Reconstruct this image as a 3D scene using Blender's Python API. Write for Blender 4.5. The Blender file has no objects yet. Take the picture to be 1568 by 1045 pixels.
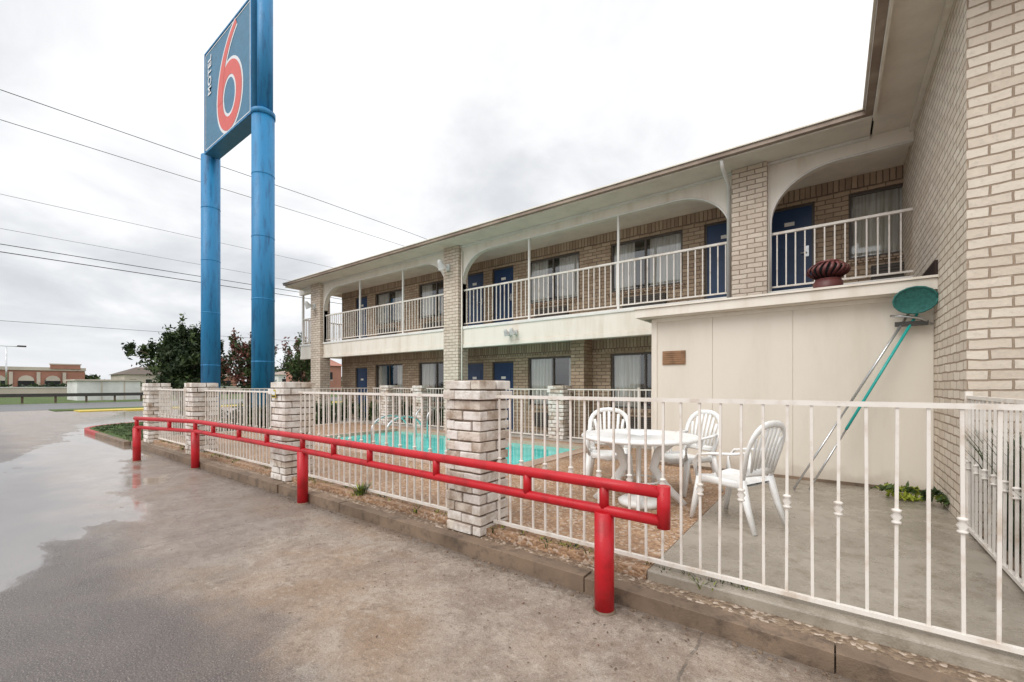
import bpy, math, random
from mathutils import Vector, Matrix, noise
R = random.Random(7)
S = 0.9      # working units -> metres
H = 1.6      # eye height in working units
sc = bpy.context.scene
sc.view_settings.view_transform = 'Standard'
sc.view_settings.look = 'None'
sc.view_settings.exposure = 0

# ------------------------------------------------------------ materials
def newmat(name):
    m = bpy.data.materials.new(name); m.use_nodes = True
    nt = m.node_tree; nt.nodes.clear()
    out = nt.nodes.new('ShaderNodeOutputMaterial')
    b = nt.nodes.new('ShaderNodeBsdfPrincipled')
    nt.links.new(b.outputs[0], out.inputs[0])
    return m, nt, b, out
def N(nt, t, **kw):
    n = nt.nodes.new(t)
    for k, v in kw.items(): setattr(n, k, v)
    return n
def L(nt, a, b): nt.links.new(a, b)
def math_(nt, op, a, b=None, c=None, clamp=False):
    n = nt.nodes.new('ShaderNodeMath'); n.operation = op; n.use_clamp = clamp
    for i, v in enumerate((a, b, c)):
        if v is None: continue
        if isinstance(v, (int, float)): n.inputs[i].default_value = v
        else: nt.links.new(v, n.inputs[i])
    return n.outputs[0]
def smooth(nt, v, lo, hi):
    n = nt.nodes.new('ShaderNodeMapRange'); n.interpolation_type = 'SMOOTHSTEP'
    nt.links.new(v, n.inputs[0]); n.inputs[1].default_value = lo; n.inputs[2].default_value = hi
    return n.outputs[0]
def mixc(nt, f, a, b, mode='MIX'):
    n = nt.nodes.new('ShaderNodeMix'); n.data_type = 'RGBA'; n.blend_type = mode
    for idx, v in ((0, f), (6, a), (7, b)):
        if isinstance(v, (int, float)): n.inputs[idx].default_value = v
        elif isinstance(v, tuple): n.inputs[idx].default_value = (v[0], v[1], v[2], 1)
        else: nt.links.new(v, n.inputs[idx])
    return n.outputs[2]
def pos(nt): return nt.nodes.new('ShaderNodeNewGeometry').outputs['Position']
def noise_(nt, vec, scale, detail=4, rough=0.55, dist=0.0):
    n = N(nt, 'ShaderNodeTexNoise'); n.inputs['Scale'].default_value = scale
    n.inputs['Detail'].default_value = detail; n.inputs['Roughness'].default_value = rough
    n.inputs['Distortion'].default_value = dist
    nt.links.new(vec, n.inputs['Vector']); return n.outputs[0]
def stretch(nt, vec, s):
    n = N(nt, 'ShaderNodeVectorMath', operation='MULTIPLY'); nt.links.new(vec, n.inputs[0]); n.inputs[1].default_value = s
    return n.outputs[0]
def bump(nt, b, h, strength=0.3, dist=0.01):
    n = N(nt, 'ShaderNodeBump'); n.inputs['Strength'].default_value = strength; n.inputs['Distance'].default_value = dist
    nt.links.new(h, n.inputs['Height']); nt.links.new(n.outputs[0], b.inputs['Normal'])
def simple(name, col, rough=0.5, var=0.12, scale=3.0, bmp=0.0, metal=0.0, dirt=None, spec=0.5, bscale=60, streak=False, lo=.35, hi=.75):
    m, nt, b, o = newmat(name); p = pos(nt)
    v = stretch(nt, p, (3, 3, 0.5)) if streak else p
    n = noise_(nt, v, scale, 6, 0.6)
    d = tuple(c*(1-var*2.2) for c in col) if dirt is None else dirt
    f = smooth(nt, n, lo, hi)
    L(nt, mixc(nt, f, col, d), b.inputs['Base Color'])
    b.inputs['Metallic'].default_value = metal
    b.inputs['Specular IOR Level'].default_value = spec
    n2 = noise_(nt, p, 9, 3)
    L(nt, math_(nt, 'MULTIPLY_ADD', n2, 0.25, rough-0.12), b.inputs['Roughness'])
    if bmp > 0: bump(nt, b, noise_(nt, p, bscale, 4), bmp, 0.01)
    return m
def boxvec(nt):
    g = nt.nodes.new('ShaderNodeNewGeometry')
    s = N(nt, 'ShaderNodeSeparateXYZ'); L(nt, g.outputs['Position'], s.inputs[0])
    n = N(nt, 'ShaderNodeSeparateXYZ'); L(nt, g.outputs['True Normal'], n.inputs[0])
    fx = math_(nt, 'GREATER_THAN', math_(nt, 'ABSOLUTE', n.outputs[0]), 0.6)
    fz = math_(nt, 'GREATER_THAN', math_(nt, 'ABSOLUTE', n.outputs[2]), 0.6)
    def mx(f, a, b_): return math_(nt, 'ADD', math_(nt, 'MULTIPLY', a, math_(nt, 'SUBTRACT', 1.0, f)), math_(nt, 'MULTIPLY', b_, f))
    u = mx(fx, s.outputs[0], s.outputs[1]); v = mx(fz, s.outputs[2], s.outputs[1])
    c = N(nt, 'ShaderNodeCombineXYZ'); L(nt, u, c.inputs[0]); L(nt, v, c.inputs[1])
    return c.outputs[0], g.outputs['Position']
def brickmat(name, c1, c2, mortar, w=0.26, h=0.082, msize=0.009, bstr=0.8, stain=(0.2,0.12,0.07), stainamt=0.35):
    m, nt, b, o = newmat(name)
    v, p = boxvec(nt)
    wob = N(nt, 'ShaderNodeTexNoise'); wob.inputs['Scale'].default_value = 5; wob.inputs['Detail'].default_value = 5; L(nt, p, wob.inputs['Vector'])
    wv = N(nt, 'ShaderNodeVectorMath', operation='MULTIPLY_ADD'); L(nt, wob.outputs[1], wv.inputs[0]); wv.inputs[1].default_value = (0.03, 0.028, 0); L(nt, v, wv.inputs[2])
    br = N(nt, 'ShaderNodeTexBrick'); L(nt, wv.outputs[0], br.inputs['Vector'])
    br.inputs['Scale'].default_value = 1; br.inputs['Brick Width'].default_value = w; br.inputs['Row Height'].default_value = h
    br.inputs['Mortar Size'].default_value = msize; br.inputs['Mortar Smooth'].default_value = 0.4; br.inputs['Bias'].default_value = -0.1
    br.inputs['Color1'].default_value = (*c1, 1); br.inputs['Color2'].default_value = (*c2, 1); br.inputs['Mortar'].default_value = (*mortar, 1)
    n1 = noise_(nt, p, 1.3, 6, 0.65); n2 = noise_(nt, p, 22, 5, 0.7); n3 = noise_(nt, p, 6, 5, 0.7)
    c = mixc(nt, math_(nt, 'MULTIPLY', smooth(nt, n1, 0.45, 0.8), stainamt), br.outputs[0], stain)
    c = mixc(nt, math_(nt, 'MULTIPLY', smooth(nt, n2, 0.5, 0.72), 0.4), c, tuple(x*0.6 for x in c1))
    c = mixc(nt, math_(nt, 'MULTIPLY', smooth(nt, n3, 0.54, 0.72), 0.35), c, tuple(min(.85,x*1.15) for x in c1))
    L(nt, c, b.inputs['Base Color']); b.inputs['Roughness'].default_value = 0.9; b.inputs['Specular IOR Level'].default_value = 0.2
    hgt = math_(nt, 'ADD', math_(nt, 'MULTIPLY', br.outputs[1], -1.0), math_(nt, 'MULTIPLY', n2, 0.7))
    bump(nt, b, hgt, bstr, 0.014)
    return m

M_ = {}
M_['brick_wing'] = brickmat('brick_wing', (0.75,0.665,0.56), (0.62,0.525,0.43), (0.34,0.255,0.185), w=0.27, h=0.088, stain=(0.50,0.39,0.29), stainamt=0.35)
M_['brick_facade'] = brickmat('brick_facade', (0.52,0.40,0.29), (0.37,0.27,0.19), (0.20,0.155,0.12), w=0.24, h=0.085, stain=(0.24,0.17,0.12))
M_['brick_pilaster'] = brickmat('brick_pilaster', (0.74,0.64,0.54), (0.60,0.50,0.41), (0.32,0.25,0.19), w=0.24, h=0.085, stain=(0.40,0.30,0.22))
M_['brick_soldier'] = brickmat('brick_soldier', (0.48,0.37,0.27), (0.32,0.23,0.17), (0.15,0.11,0.09), w=0.085, h=0.26)
M_['brick_white'] = simple('brick_white', (0.82,0.78,0.73), 0.85, scale=7, dirt=(0.50,0.42,0.35), bmp=0.8, bscale=45, spec=.2)
M_['brick_white2'] = simple('brick_white2', (0.70,0.63,0.55), 0.85, scale=9, dirt=(0.34,0.25,0.18), bmp=0.8, bscale=45, spec=.2)
M_['mortar'] = simple('mortar', (0.22,0.16,0.12), 0.9, scale=12, bmp=0.4)
M_['cream'] = simple('cream_paint', (0.82,0.765,0.68), 0.55, scale=1.2, dirt=(0.68,0.60,0.50), streak=True, lo=.42, hi=.8)
M_['cream_soffit'] = simple('soffit_paint', (0.80,0.73,0.64), 0.6, var=0.06)
M_['fence'] = simple('fence_paint', (0.80,0.75,0.69), 0.45, scale=7, dirt=(0.56,0.46,0.37), lo=.45, hi=.8)
M_['white'] = simple('white_trim', (0.82,0.80,0.76), 0.45, var=0.06)
M_['plastic'] = simple('white_plastic', (0.88,0.88,0.87), 0.32, var=0.03, scale=6, dirt=(0.78,0.76,0.72))
M_['red'] = simple('red_paint', (0.50,0.010,0.018), 0.36, scale=6, dirt=(0.30,0.010,0.012), bmp=0.15, bscale=60, spec=.4, lo=.45)
M_['signblue'] = simple('sign_blue', (0.045,0.19,0.32), 0.4, var=0.08)
M_['poleblue'] = simple('pole_blue', (0.018,0.22,0.46), 0.5, scale=2.2, dirt=(0.010,0.10,0.24), streak=True, lo=.45, hi=.75, bmp=.15, bscale=14)
M_['signred'] = simple('sign_red', (0.72,0.12,0.10), 0.45, var=0.04)
M_['signwhite'] = simple('sign_white', (0.78,0.80,0.82), 0.45, var=0.04)
M_['doorblue'] = simple('door_blue', (0.018,0.052,0.14), 0.4, var=0.1)
M_['frame'] = simple('window_frame', (0.10,0.08,0.065), 0.4)
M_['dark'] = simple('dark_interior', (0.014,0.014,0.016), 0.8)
M_['grille'] = simple('ac_grille', (0.05,0.045,0.04), 0.5)
M_['gutter'] = simple('gutter_brown', (0.24,0.17,0.13), 0.5, scale=2, dirt=(0.40,0.32,0.25))
M_['shingle'] = simple('roof_shingle', (0.14,0.11,0.09), 0.9, scale=6, bmp=0.5, bscale=20)
M_['tar'] = simple('shed_roofing', (0.06,0.045,0.04), 0.95, scale=3, bmp=0.4, spec=.02)
M_['rust'] = simple('rust_vent', (0.34,0.19,0.10), 0.7, var=0.2, scale=9)
M_['ventred'] = simple('vent_red', (0.19,0.06,0.055), 0.42, var=0.2)
M_['steel'] = simple('steel', (0.62,0.63,0.64), 0.28, metal=0.85, var=0.05)
M_['teal'] = simple('teal_pole', (0.02,0.42,0.38), 0.35, var=0.05)
M_['net'] = simple('net_green', (0.03,0.17,0.15), 0.7, var=0.2, scale=30)
M_['bark'] = simple('bark', (0.13,0.09,0.065), 0.9, scale=6, bmp=0.6, bscale=25)
def leafmat(name, c, c2):
    m = simple(name, c, 0.55, scale=2.0, dirt=c2, spec=0.3); return m
M_['leafD'] = leafmat('leaf_dark', (0.022,0.042,0.016), (0.04,0.06,0.02))
M_['leafL'] = leafmat('leaf_light', (0.08,0.12,0.035), (0.05,0.08,0.025))
M_['leafY'] = leafmat('leaf_yellow', (0.34,0.38,0.05), (0.16,0.23,0.03))
M_['leafR'] = leafmat('leaf_reddish', (0.22,0.08,0.06), (0.13,0.06,0.04))
M_['yellow'] = simple('yellow_paint', (0.62,0.46,0.06), 0.6, scale=5)
M_['redkerb'] = simple('red_kerb_paint', (0.42,0.06,0.055), 0.6, scale=5)
M_['redbrick_far'] = simple('far_red_brick', (0.42,0.20,0.15), 0.9, scale=0.3)
M_['beige_far'] = simple('far_beige', (0.58,0.51,0.44), 0.9, scale=0.2)
M_['white_far'] = simple('far_white', (0.74,0.74,0.72), 0.8, scale=0.5)
M_['black'] = simple('cable_black', (0.02,0.02,0.022), 0.6)
M_['asphalt_far'] = simple('road_asphalt', (0.09,0.088,0.09), 0.35, scale=0.4)
M_['bed'] = simple('planting_bed', (0.10,0.075,0.05), 0.95, scale=8, dirt=(0.05,0.06,0.025), bmp=0.8, bscale=30)
M_['sconce'] = simple('lamp_housing', (0.66,0.66,0.64), 0.4)

def siding():
    m, nt, b, o = newmat('shed_siding'); p = pos(nt)
    n = noise_(nt, stretch(nt, p, (2, 2, 0.4)), 1.2, 6, 0.6)
    c = mixc(nt, smooth(nt, n, 0.4, 0.8), (0.745,0.685,0.595), (0.66,0.595,0.505))
    s = N(nt, 'ShaderNodeSeparateXYZ'); L(nt, p, s.inputs[0])
    low = smooth(nt, math_(nt, 'ADD', s.outputs[2], math_(nt, 'MULTIPLY', noise_(nt, p, 5, 4), -0.35)), 0.24, 0.02)
    c = mixc(nt, math_(nt, 'MULTIPLY', low, 0.5), c, (0.42,0.35,0.28))
    L(nt, c, b.inputs['Base Color']); b.inputs['Roughness'].default_value = 0.6
    bump(nt, b, noise_(nt, stretch(nt, p, (8,8,0.8)), 9, 4), 0.15, 0.01)
    return m
M_['siding'] = siding()

def curtainmat():
    m, nt, b, o = newmat('curtain'); p = pos(nt)
    n = noise_(nt, stretch(nt, p, (14, 1, 0.3)), 2.0, 3)
    L(nt, mixc(nt, smooth(nt, n, 0.3, 0.7), (0.88,0.87,0.83), (0.62,0.58,0.50)), b.inputs['Base Color'])
    b.inputs['Roughness'].default_value = 0.9
    return m
M_['curtain'] = curtainmat()
def glassmat():
    m, nt, b, o = newmat('window_glass'); nt.nodes.remove(b)
    t = N(nt, 'ShaderNodeBsdfTransparent'); t.inputs[0].default_value = (0.88,0.90,0.90,1)
    g = N(nt, 'ShaderNodeBsdfGlossy'); g.inputs['Roughness'].default_value = 0.03; g.inputs[0].default_value = (0.9,0.9,0.9,1)
    f = N(nt, 'ShaderNodeFresnel'); f.inputs[0].default_value = 1.5
    mx = N(nt, 'ShaderNodeMixShader')
    L(nt, math_(nt, 'ADD', f.outputs[0], 0.12), mx.inputs[0]); L(nt, t.outputs[0], mx.inputs[1]); L(nt, g.outputs[0], mx.inputs[2])
    L(nt, mx.outputs[0], o.inputs[0]); return m
M_['glass'] = glassmat()

def parkingmat():
    m, nt, b, o = newmat('parking_lot')
    p = stretch(nt, pos(nt), (1/S, 1/S, 1/S))
    s = N(nt, 'ShaderNodeSeparateXYZ'); L(nt, p, s.inputs[0]); X, Y = s.outputs[0], s.outputs[1]
    nb = noise_(nt, p, 0.8, 6, 0.6); nm = noise_(nt, p, 2.6, 8, 0.68, 0.3); nf = noise_(nt, p, 34, 5, 0.75); nvf = noise_(nt, p, 100, 3, 0.8)
    e = math_(nt, 'ADD', Y, math_(nt, 'MULTIPLY', math_(nt, 'SUBTRACT', nb, 0.5), 1.8))
    e = math_(nt, 'ADD', e, math_(nt, 'MULTIPLY', math_(nt, 'SUBTRACT', nm, 0.5), 0.8))
    conc = smooth(nt, e, 0.7, 1.45)
    cc = mixc(nt, smooth(nt, nm, 0.35, 0.65), (0.45,0.375,0.31), (0.30,0.235,0.185))
    rs = noise_(nt, p, 0.55, 6, 0.65, 0.6)
    cc = mixc(nt, math_(nt, 'MULTIPLY', smooth(nt, rs, 0.47, 0.66), 0.55), cc, (0.36,0.225,0.125))
    pal = noise_(nt, p, 1.7, 8, 0.72, 0.8)
    cc = mixc(nt, math_(nt, 'MULTIPLY', smooth(nt, pal, 0.5, 0.66), 0.45), cc, (0.56,0.50,0.43))
    blot = noise_(nt, p, 5.5, 9, 0.8, 0.4)
    cc = mixc(nt, math_(nt, 'MULTIPLY', smooth(nt, blot, 0.54, 0.62), 0.5), cc, (0.19,0.14,0.105))
    spot = noise_(nt, p, 16, 7, 0.8)
    cc = mixc(nt, math_(nt, 'MULTIPLY', smooth(nt, spot, 0.54, 0.62), 0.5), cc, (0.16,0.115,0.085))
    cc = mixc(nt, math_(nt, 'MULTIPLY', smooth(nt, spot, 0.46, 0.38), 0.35), cc, (0.64,0.57,0.49))
    ca = mixc(nt, smooth(nt, nm, 0.3, 0.7), (0.16,0.13,0.118), (0.085,0.073,0.07))
    ca = mixc(nt, smooth(nt, nvf, 0.54, 0.62), ca, (0.36,0.30,0.265))
    ca = mixc(nt, smooth(nt, nvf, 0.46, 0.38), ca, (0.03,0.026,0.025))
    c = mixc(nt, conc, ca, cc)
    c = mixc(nt, math_(nt, 'MULTIPLY', smooth(nt, nf, 0.5, 0.66), 0.4), c, (0.14,0.105,0.08))
    c = mixc(nt, math_(nt, 'MULTIPLY', smooth(nt, nvf, 0.54, 0.66), 0.35), c, (0.66,0.58,0.50))
    c = mixc(nt, math_(nt, 'MULTIPLY', smooth(nt, nvf, 0.46, 0.36), 0.35), c, (0.08,0.06,0.05))
    wj = math_(nt, 'ADD', X, math_(nt, 'MULTIPLY', noise_(nt, p, 1.5, 6, 0.7), 0.12))
    jt = math_(nt, 'LESS_THAN', math_(nt, 'ABSOLUTE', math_(nt, 'SUBTRACT', math_(nt, 'FRACT', math_(nt, 'MULTIPLY', math_(nt, 'ADD', wj, 3.0), 0.21)), 0.5)), 0.002)
    jt = math_(nt, 'MULTIPLY', jt, smooth(nt, blot, 0.40, 0.52))
    c = mixc(nt, math_(nt, 'MULTIPLY', jt, 0.5), c, (0.06,0.05,0.04))
    # grime collecting along the kerb
    gr = math_(nt, 'ADD', Y, math_(nt, 'MULTIPLY', math_(nt, 'SUBTRACT', spot, 0.5), 0.5))
    gut = math_(nt, 'MULTIPLY', smooth(nt, gr, 2.72, 2.98), smooth(nt, X, -16, -14))
    c = mixc(nt, math_(nt, 'MULTIPLY', gut, 0.6), c, (0.10,0.07,0.05))
    # wetness
    line = math_(nt, 'ADD', Y, math_(nt, 'MULTIPLY_ADD', X, 0.27, 1.72))
    dist = math_(nt, 'ABSOLUTE', line)
    far = smooth(nt, X, -4.4, -7.0)
    wn = noise_(nt, stretch(nt, p, (0.45, 1.0, 1.0)), 1.0, 7, 0.62, 0.4)
    pud = math_(nt, 'MULTIPLY', far, math_(nt, 'SUBTRACT', 1.55, math_(nt, 'MULTIPLY', dist, 0.75)))
    pud = math_(nt, 'ADD', pud, math_(nt, 'MULTIPLY', math_(nt, 'SUBTRACT', wn, 0.5), 2.8))
    pud = smooth(nt, pud, 0.50, 0.74)
    gen = math_(nt, 'ADD', smooth(nt, X, -2.0, -9.0), math_(nt, 'SUBTRACT', wn, 0.5))
    damp = smooth(nt, gen, 0.05, 0.6)
    dampA = math_(nt, 'MAXIMUM', damp, math_(nt, 'MULTIPLY', math_(nt, 'SUBTRACT', 1.0, conc), smooth(nt, wn, 0.35, 0.6)))
    c = mixc(nt, math_(nt, 'MULTIPLY', dampA, 0.38), c, (0.13,0.11,0.10))
    L(nt, c, b.inputs['Base Color'])
    r = math_(nt, 'SUBTRACT', 0.62, math_(nt, 'MULTIPLY', dampA, 0.38))
    r = math_(nt, 'MULTIPLY', r, math_(nt, 'SUBTRACT', 1.0, math_(nt, 'MULTIPLY', pud, 0.97)))
    r = math_(nt, 'ADD', r, math_(nt, 'MULTIPLY', nf, 0.03))
    L(nt, r, b.inputs['Roughness'])
    L(nt, math_(nt, 'ADD', math_(nt, 'ADD', 1.42, math_(nt, 'MULTIPLY', dampA, 0.25)), math_(nt, 'MULTIPLY', pud, 1.8)), b.inputs['IOR'])
    bn = N(nt, 'ShaderNodeBump'); bn.inputs['Distance'].default_value = 0.016
    L(nt, math_(nt, 'MULTIPLY', math_(nt, 'SUBTRACT', 1.0, math_(nt, 'MULTIPLY', pud, 0.98)), 0.7), bn.inputs['Strength'])
    L(nt, math_(nt, 'ADD', math_(nt, 'ADD', nf, nvf), spot), bn.inputs['Height']); L(nt, bn.outputs[0], b.inputs['Normal'])
    return m
M_['parking'] = parkingmat()

def aggregate(name, tint, dark):
    m, nt, b, o = newmat(name); p = pos(nt)
    vo = N(nt, 'ShaderNodeTexVoronoi'); vo.inputs['Scale'].default_value = 42; L(nt, p, vo.inputs['Vector'])
    sp = N(nt, 'ShaderNodeSeparateXYZ'); L(nt, vo.outputs['Color'], sp.inputs[0])
    c = mixc(nt, sp.outputs[0], tint, dark)
    c = mixc(nt, math_(nt, 'MULTIPLY', math_(nt, 'GREATER_THAN', sp.outputs[1], 0.8), 0.7), c, (0.62,0.51,0.41))
    n = noise_(nt, p, 1.2, 6, 0.65)
    c = mixc(nt, math_(nt, 'MULTIPLY', smooth(nt, n, 0.42, 0.7), 0.55), c, tuple(x*0.6 for x in dark))
    L(nt, c, b.inputs['Base Color']); b.inputs['Roughness'].default_value = 0.6
    bump(nt, b, math_(nt, 'MULTIPLY', vo.outputs[0], -1.0), 0.8, 0.014); return m
M_['aggr'] = aggregate('pebble_deck', (0.50,0.31,0.18), (0.27,0.155,0.09))
M_['aggr_kerb'] = aggregate('pebble_kerb', (0.34,0.25,0.17), (0.15,0.10,0.065))
def concretemat(name, a, bb, stain, rough=0.5):
    m, nt, b, o = newmat(name); p = pos(nt)
    n = noise_(nt, p, 1.1, 7, 0.65, 0.4); n2 = noise_(nt, p, 7, 7, 0.75); n3 = noise_(nt, p, 90, 3)
    c = mixc(nt, smooth(nt, n, 0.3, 0.7), a, bb)
    c = mixc(nt, math_(nt, 'MULTIPLY', smooth(nt, n2, 0.48, 0.66), 0.6), c, stain)
    L(nt, c, b.inputs['Base Color'])
    L(nt, math_(nt, 'MULTIPLY_ADD', smooth(nt, n, 0.35, 0.65), -0.3, rough), b.inputs['Roughness'])
    bump(nt, b, math_(nt, 'ADD', n3, n2), 0.35, 0.01); return m
M_['patio'] = concretemat('patio_concrete', (0.40,0.355,0.295), (0.26,0.225,0.18), (0.19,0.155,0.11), 0.42)
M_['kerb'] = concretemat('kerb_concrete', (0.27,0.19,0.13), (0.13,0.09,0.06), (0.045,0.034,0.027), 0.8)
M_['coping'] = concretemat('pool_coping', (0.56,0.42,0.33), (0.44,0.31,0.23), (0.30,0.2,0.14), 0.6)
M_['walk'] = concretemat('walkway_concrete', (0.48,0.44,0.39), (0.38,0.34,0.30), (0.24,0.2,0.16), 0.6)
def watermat():
    m, nt, b, o = newmat('pool_water'); p = pos(nt)
    n = noise_(nt, p, 2.2, 4)
    L(nt, mixc(nt, smooth(nt, n, 0.3, 0.7), (0.06,0.60,0.54), (0.14,0.72,0.66)), b.inputs['Base Color'])
    b.inputs['Roughness'].default_value = 0.05; b.inputs['IOR'].default_value = 1.33
    bump(nt, b, noise_(nt, p, 7, 3), 0.12, 0.03); return m
M_['water'] = watermat()
def grassmat():
    m, nt, b, o = newmat('grass'); p = pos(nt)
    n = noise_(nt, p, 0.5, 6); n2 = noise_(nt, p, 30, 5)
    c = mixc(nt, smooth(nt, n, 0.35, 0.7), (0.07,0.13,0.025), (0.14,0.17,0.05))
    c = mixc(nt, smooth(nt, n2, 0.4, 0.7), c, (0.03,0.06,0.012))
    L(nt, c, b.inputs['Base Color']); b.inputs['Roughness'].default_value = 0.9
    bump(nt, b, n2, 0.8, 0.05); return m
M_['grass'] = grassmat()

# ------------------------------------------------------------ mesh builder
class B:
    def __init__(s): s.v=[]; s.f=[]; s.m=[]; s.sm=[]; s.mats=[]
    def mi(s, k):
        if k not in s.mats: s.mats.append(k)
        return s.mats.index(k)
    def face(s, pts, mat, sm=False):
        i=len(s.v); s.v += [tuple(p) for p in pts]; s.f.append(list(range(i,i+len(pts)))); s.m.append(s.mi(mat)); s.sm.append(sm)
    def grid(s, idx, mat, sm): s.f.append(idx); s.m.append(s.mi(mat)); s.sm.append(sm)
    def box(s, x0,x1,y0,y1,z0,z1, mat, T=None):
        P=[(x0,y0,z0),(x1,y0,z0),(x1,y1,z0),(x0,y1,z0),(x0,y0,z1),(x1,y0,z1),(x1,y1,z1),(x0,y1,z1)]
        if T is not None: P=[tuple(T@Vector(p)) for p in P]
        i=len(s.v); s.v+=P
        for q in ((0,3,2,1),(4,5,6,7),(0,1,5,4),(1,2,6,5),(2,3,7,6),(3,0,4,7)): s.grid([i+a for a in q], mat, False)
    def tube(s, pts, w, h=None, mat='white', up=(0,0,1), n=8, T=None, sm=True, cap=True):
        if h is None: h=w
        P=[Vector(p) for p in pts]; k=len(P); up=Vector(up); i0=len(s.v)
        for j,p in enumerate(P):
            t=(P[min(j+1,k-1)]-P[max(j-1,0)]).normalized()
            sd=t.cross(up)
            if sd.length<1e-3: sd=t.cross(Vector((0,1,0))) if abs(t.y)<.9 else t.cross(Vector((1,0,0)))
            sd.normalize(); nr=sd.cross(t)
            ww=w[j] if isinstance(w,(list,tuple)) else w; hh=h[j] if isinstance(h,(list,tuple)) else h
            for a in range(n):
                an=2*math.pi*(a+.5)/n
                q=p+sd*(ww/2*math.cos(an))+nr*(hh/2*math.sin(an))
                if T is not None: q=T@q
                s.v.append(tuple(q))
        for j in range(k-1):
            for a in range(n):
                b_=(a+1)%n; s.grid([i0+j*n+a,i0+j*n+b_,i0+(j+1)*n+b_,i0+(j+1)*n+a], mat, sm)
        if cap:
            s.grid([i0+a for a in range(n)][::-1], mat, False); s.grid([i0+(k-1)*n+a for a in range(n)], mat, False)
    def rev(s, c, prof, mat, n=20, T=None, sm=True):
        i0=len(s.v)
        for r,z in prof:
            for a in range(n):
                an=2*math.pi*a/n; q=Vector((c[0]+r*math.cos(an),c[1]+r*math.sin(an),c[2]+z))
                if T is not None: q=T@q
                s.v.append(tuple(q))
        for j in range(len(prof)-1):
            for a in range(n):
                b_=(a+1)%n; s.grid([i0+j*n+a,i0+j*n+b_,i0+(j+1)*n+b_,i0+(j+1)*n+a], mat, sm)
        s.grid([i0+(len(prof)-1)*n+a for a in range(n)], mat, False)
        s.grid([i0+a for a in range(n)][::-1], mat, False)
    def obj(s, name, parent=None, bevel=0):
        me=bpy.data.meshes.new(name)
        me.from_pydata([(x*S,y*S,(z+H)*S) for x,y,z in s.v],[],s.f)
        for k in s.mats: me.materials.append(M_[k])
        me.polygons.foreach_set('material_index', s.m); me.polygons.foreach_set('use_smooth', s.sm)
        me.update()
        o=bpy.data.objects.new(name, me); sc.collection.objects.link(o)
        if parent: o.parent=parent
        if bevel:
            md=o.modifiers.new('bevel','BEVEL'); md.width=bevel; md.segments=2; md.limit_method='ANGLE'; md.angle_limit=math.radians(50)
        return o
def empty(name):
    e=bpy.data.objects.new(name,None); sc.collection.objects.link(e); e.empty_display_size=.3; return e

ZG=-1.6; ZK=-1.48; ZD=-1.42

# ------------------------------------------------------------ ground
g=B(); g.face([(-900,-500,ZG),(500,-500,ZG),(500,900,ZG),(-900,900,ZG)],'parking'); g.obj('parking_lot_ground')
k=B(); x=-14.9
while x<6:
    x2=min(x+R.uniform(1.4,2.4),6); dz=R.uniform(-.008,.008)
    k.box(x+.004,x2-.004,2.97+R.uniform(-.012,.012),3.10,-1.75,ZK+dz,'kerb'); x=x2
k.box(-14.9,6,3.10,3.235,-1.75,ZK-.008,'aggr_kerb')
for i in range(320):
    x=R.uniform(-9,2.5); y=2.95-abs(R.gauss(0,.04)); s_=R.uniform(.005,.016)
    k.box(x,x+s_*1.6,y-s_,y,ZG-.005,ZG+s_*.7,'kerb')
k.obj('concrete_kerb',bevel=.010)
PX0,PX1,PY0,PY1=-11.2,-4.5,5.5,8.75
d=B()
d.box(-14.75,-1.15,3.235,PY0-.3,-1.75,ZD,'aggr')
d.box(PX1+.3,-1.15,PY0-.3,9.4,-1.75,ZD,'aggr')
d.box(-14.75,PX0-.3,PY0-.3,9.4,-1.75,ZD,'aggr')
d.box(PX0-.3,PX1+.3,PY1+.3,9.4,-1.75,ZD,'aggr')
d.box(-19.5,6,9.4,11.2,-1.75,ZD-.004,'walk')
d.obj('pebble_pool_deck')
d=B(); d.box(-1.146,1.12,3.235,9.4,-1.75,ZD+.006,'patio'); d.obj('concrete_patio',bevel=.01)
d=B(); d.box(1.124,6,3.235,6.6,-1.75,ZD+.002,'bed'); d.box(1.06,1.12,3.5,6.0,ZD,ZD+.07,'kerb'); d.obj('planting_bed_ground')
pl=B()
pl.box(PX0-.3,PX1+.3,PY0-.3,PY0,-1.7,ZD+.02,'coping'); pl.box(PX0-.3,PX1+.3,PY1,PY1+.3,-1.7,ZD+.02,'coping')
pl.box(PX0-.3,PX0,PY0,PY1,-1.7,ZD+.02,'coping'); pl.box(PX1,PX1+.3,PY0,PY1,-1.7,ZD+.02,'coping')
pl.face([(PX0,PY0,-1.48),(PX1,PY0,-1.48),(PX1,PY1,-1.48),(PX0,PY1,-1.48)],'water')
pool=empty('swimming_pool'); pl.obj('basin',pool)
ld=B()
for (cx,cy,dx,dy) in ((-7.3,5.5,0,1),(-9.3,8.75,0,-1)):
    for off in (-.24,.24):
        pts=[]
        for i in range(13):
            a=math.pi*i/12
            pts.append((cx+off, cy-dy*.25+dy*.5*(1-math.cos(a))/1.0*.9, ZD+.50+.28*math.sin(a)))
        pts=[(pts[0][0],pts[0][1],ZD)]+pts+[(pts[-1][0],pts[-1][1],-1.5)]
        ld.tube(pts,.045,mat='steel',up=(1,0,0))
ld.obj('ladder_rails',pool)

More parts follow.
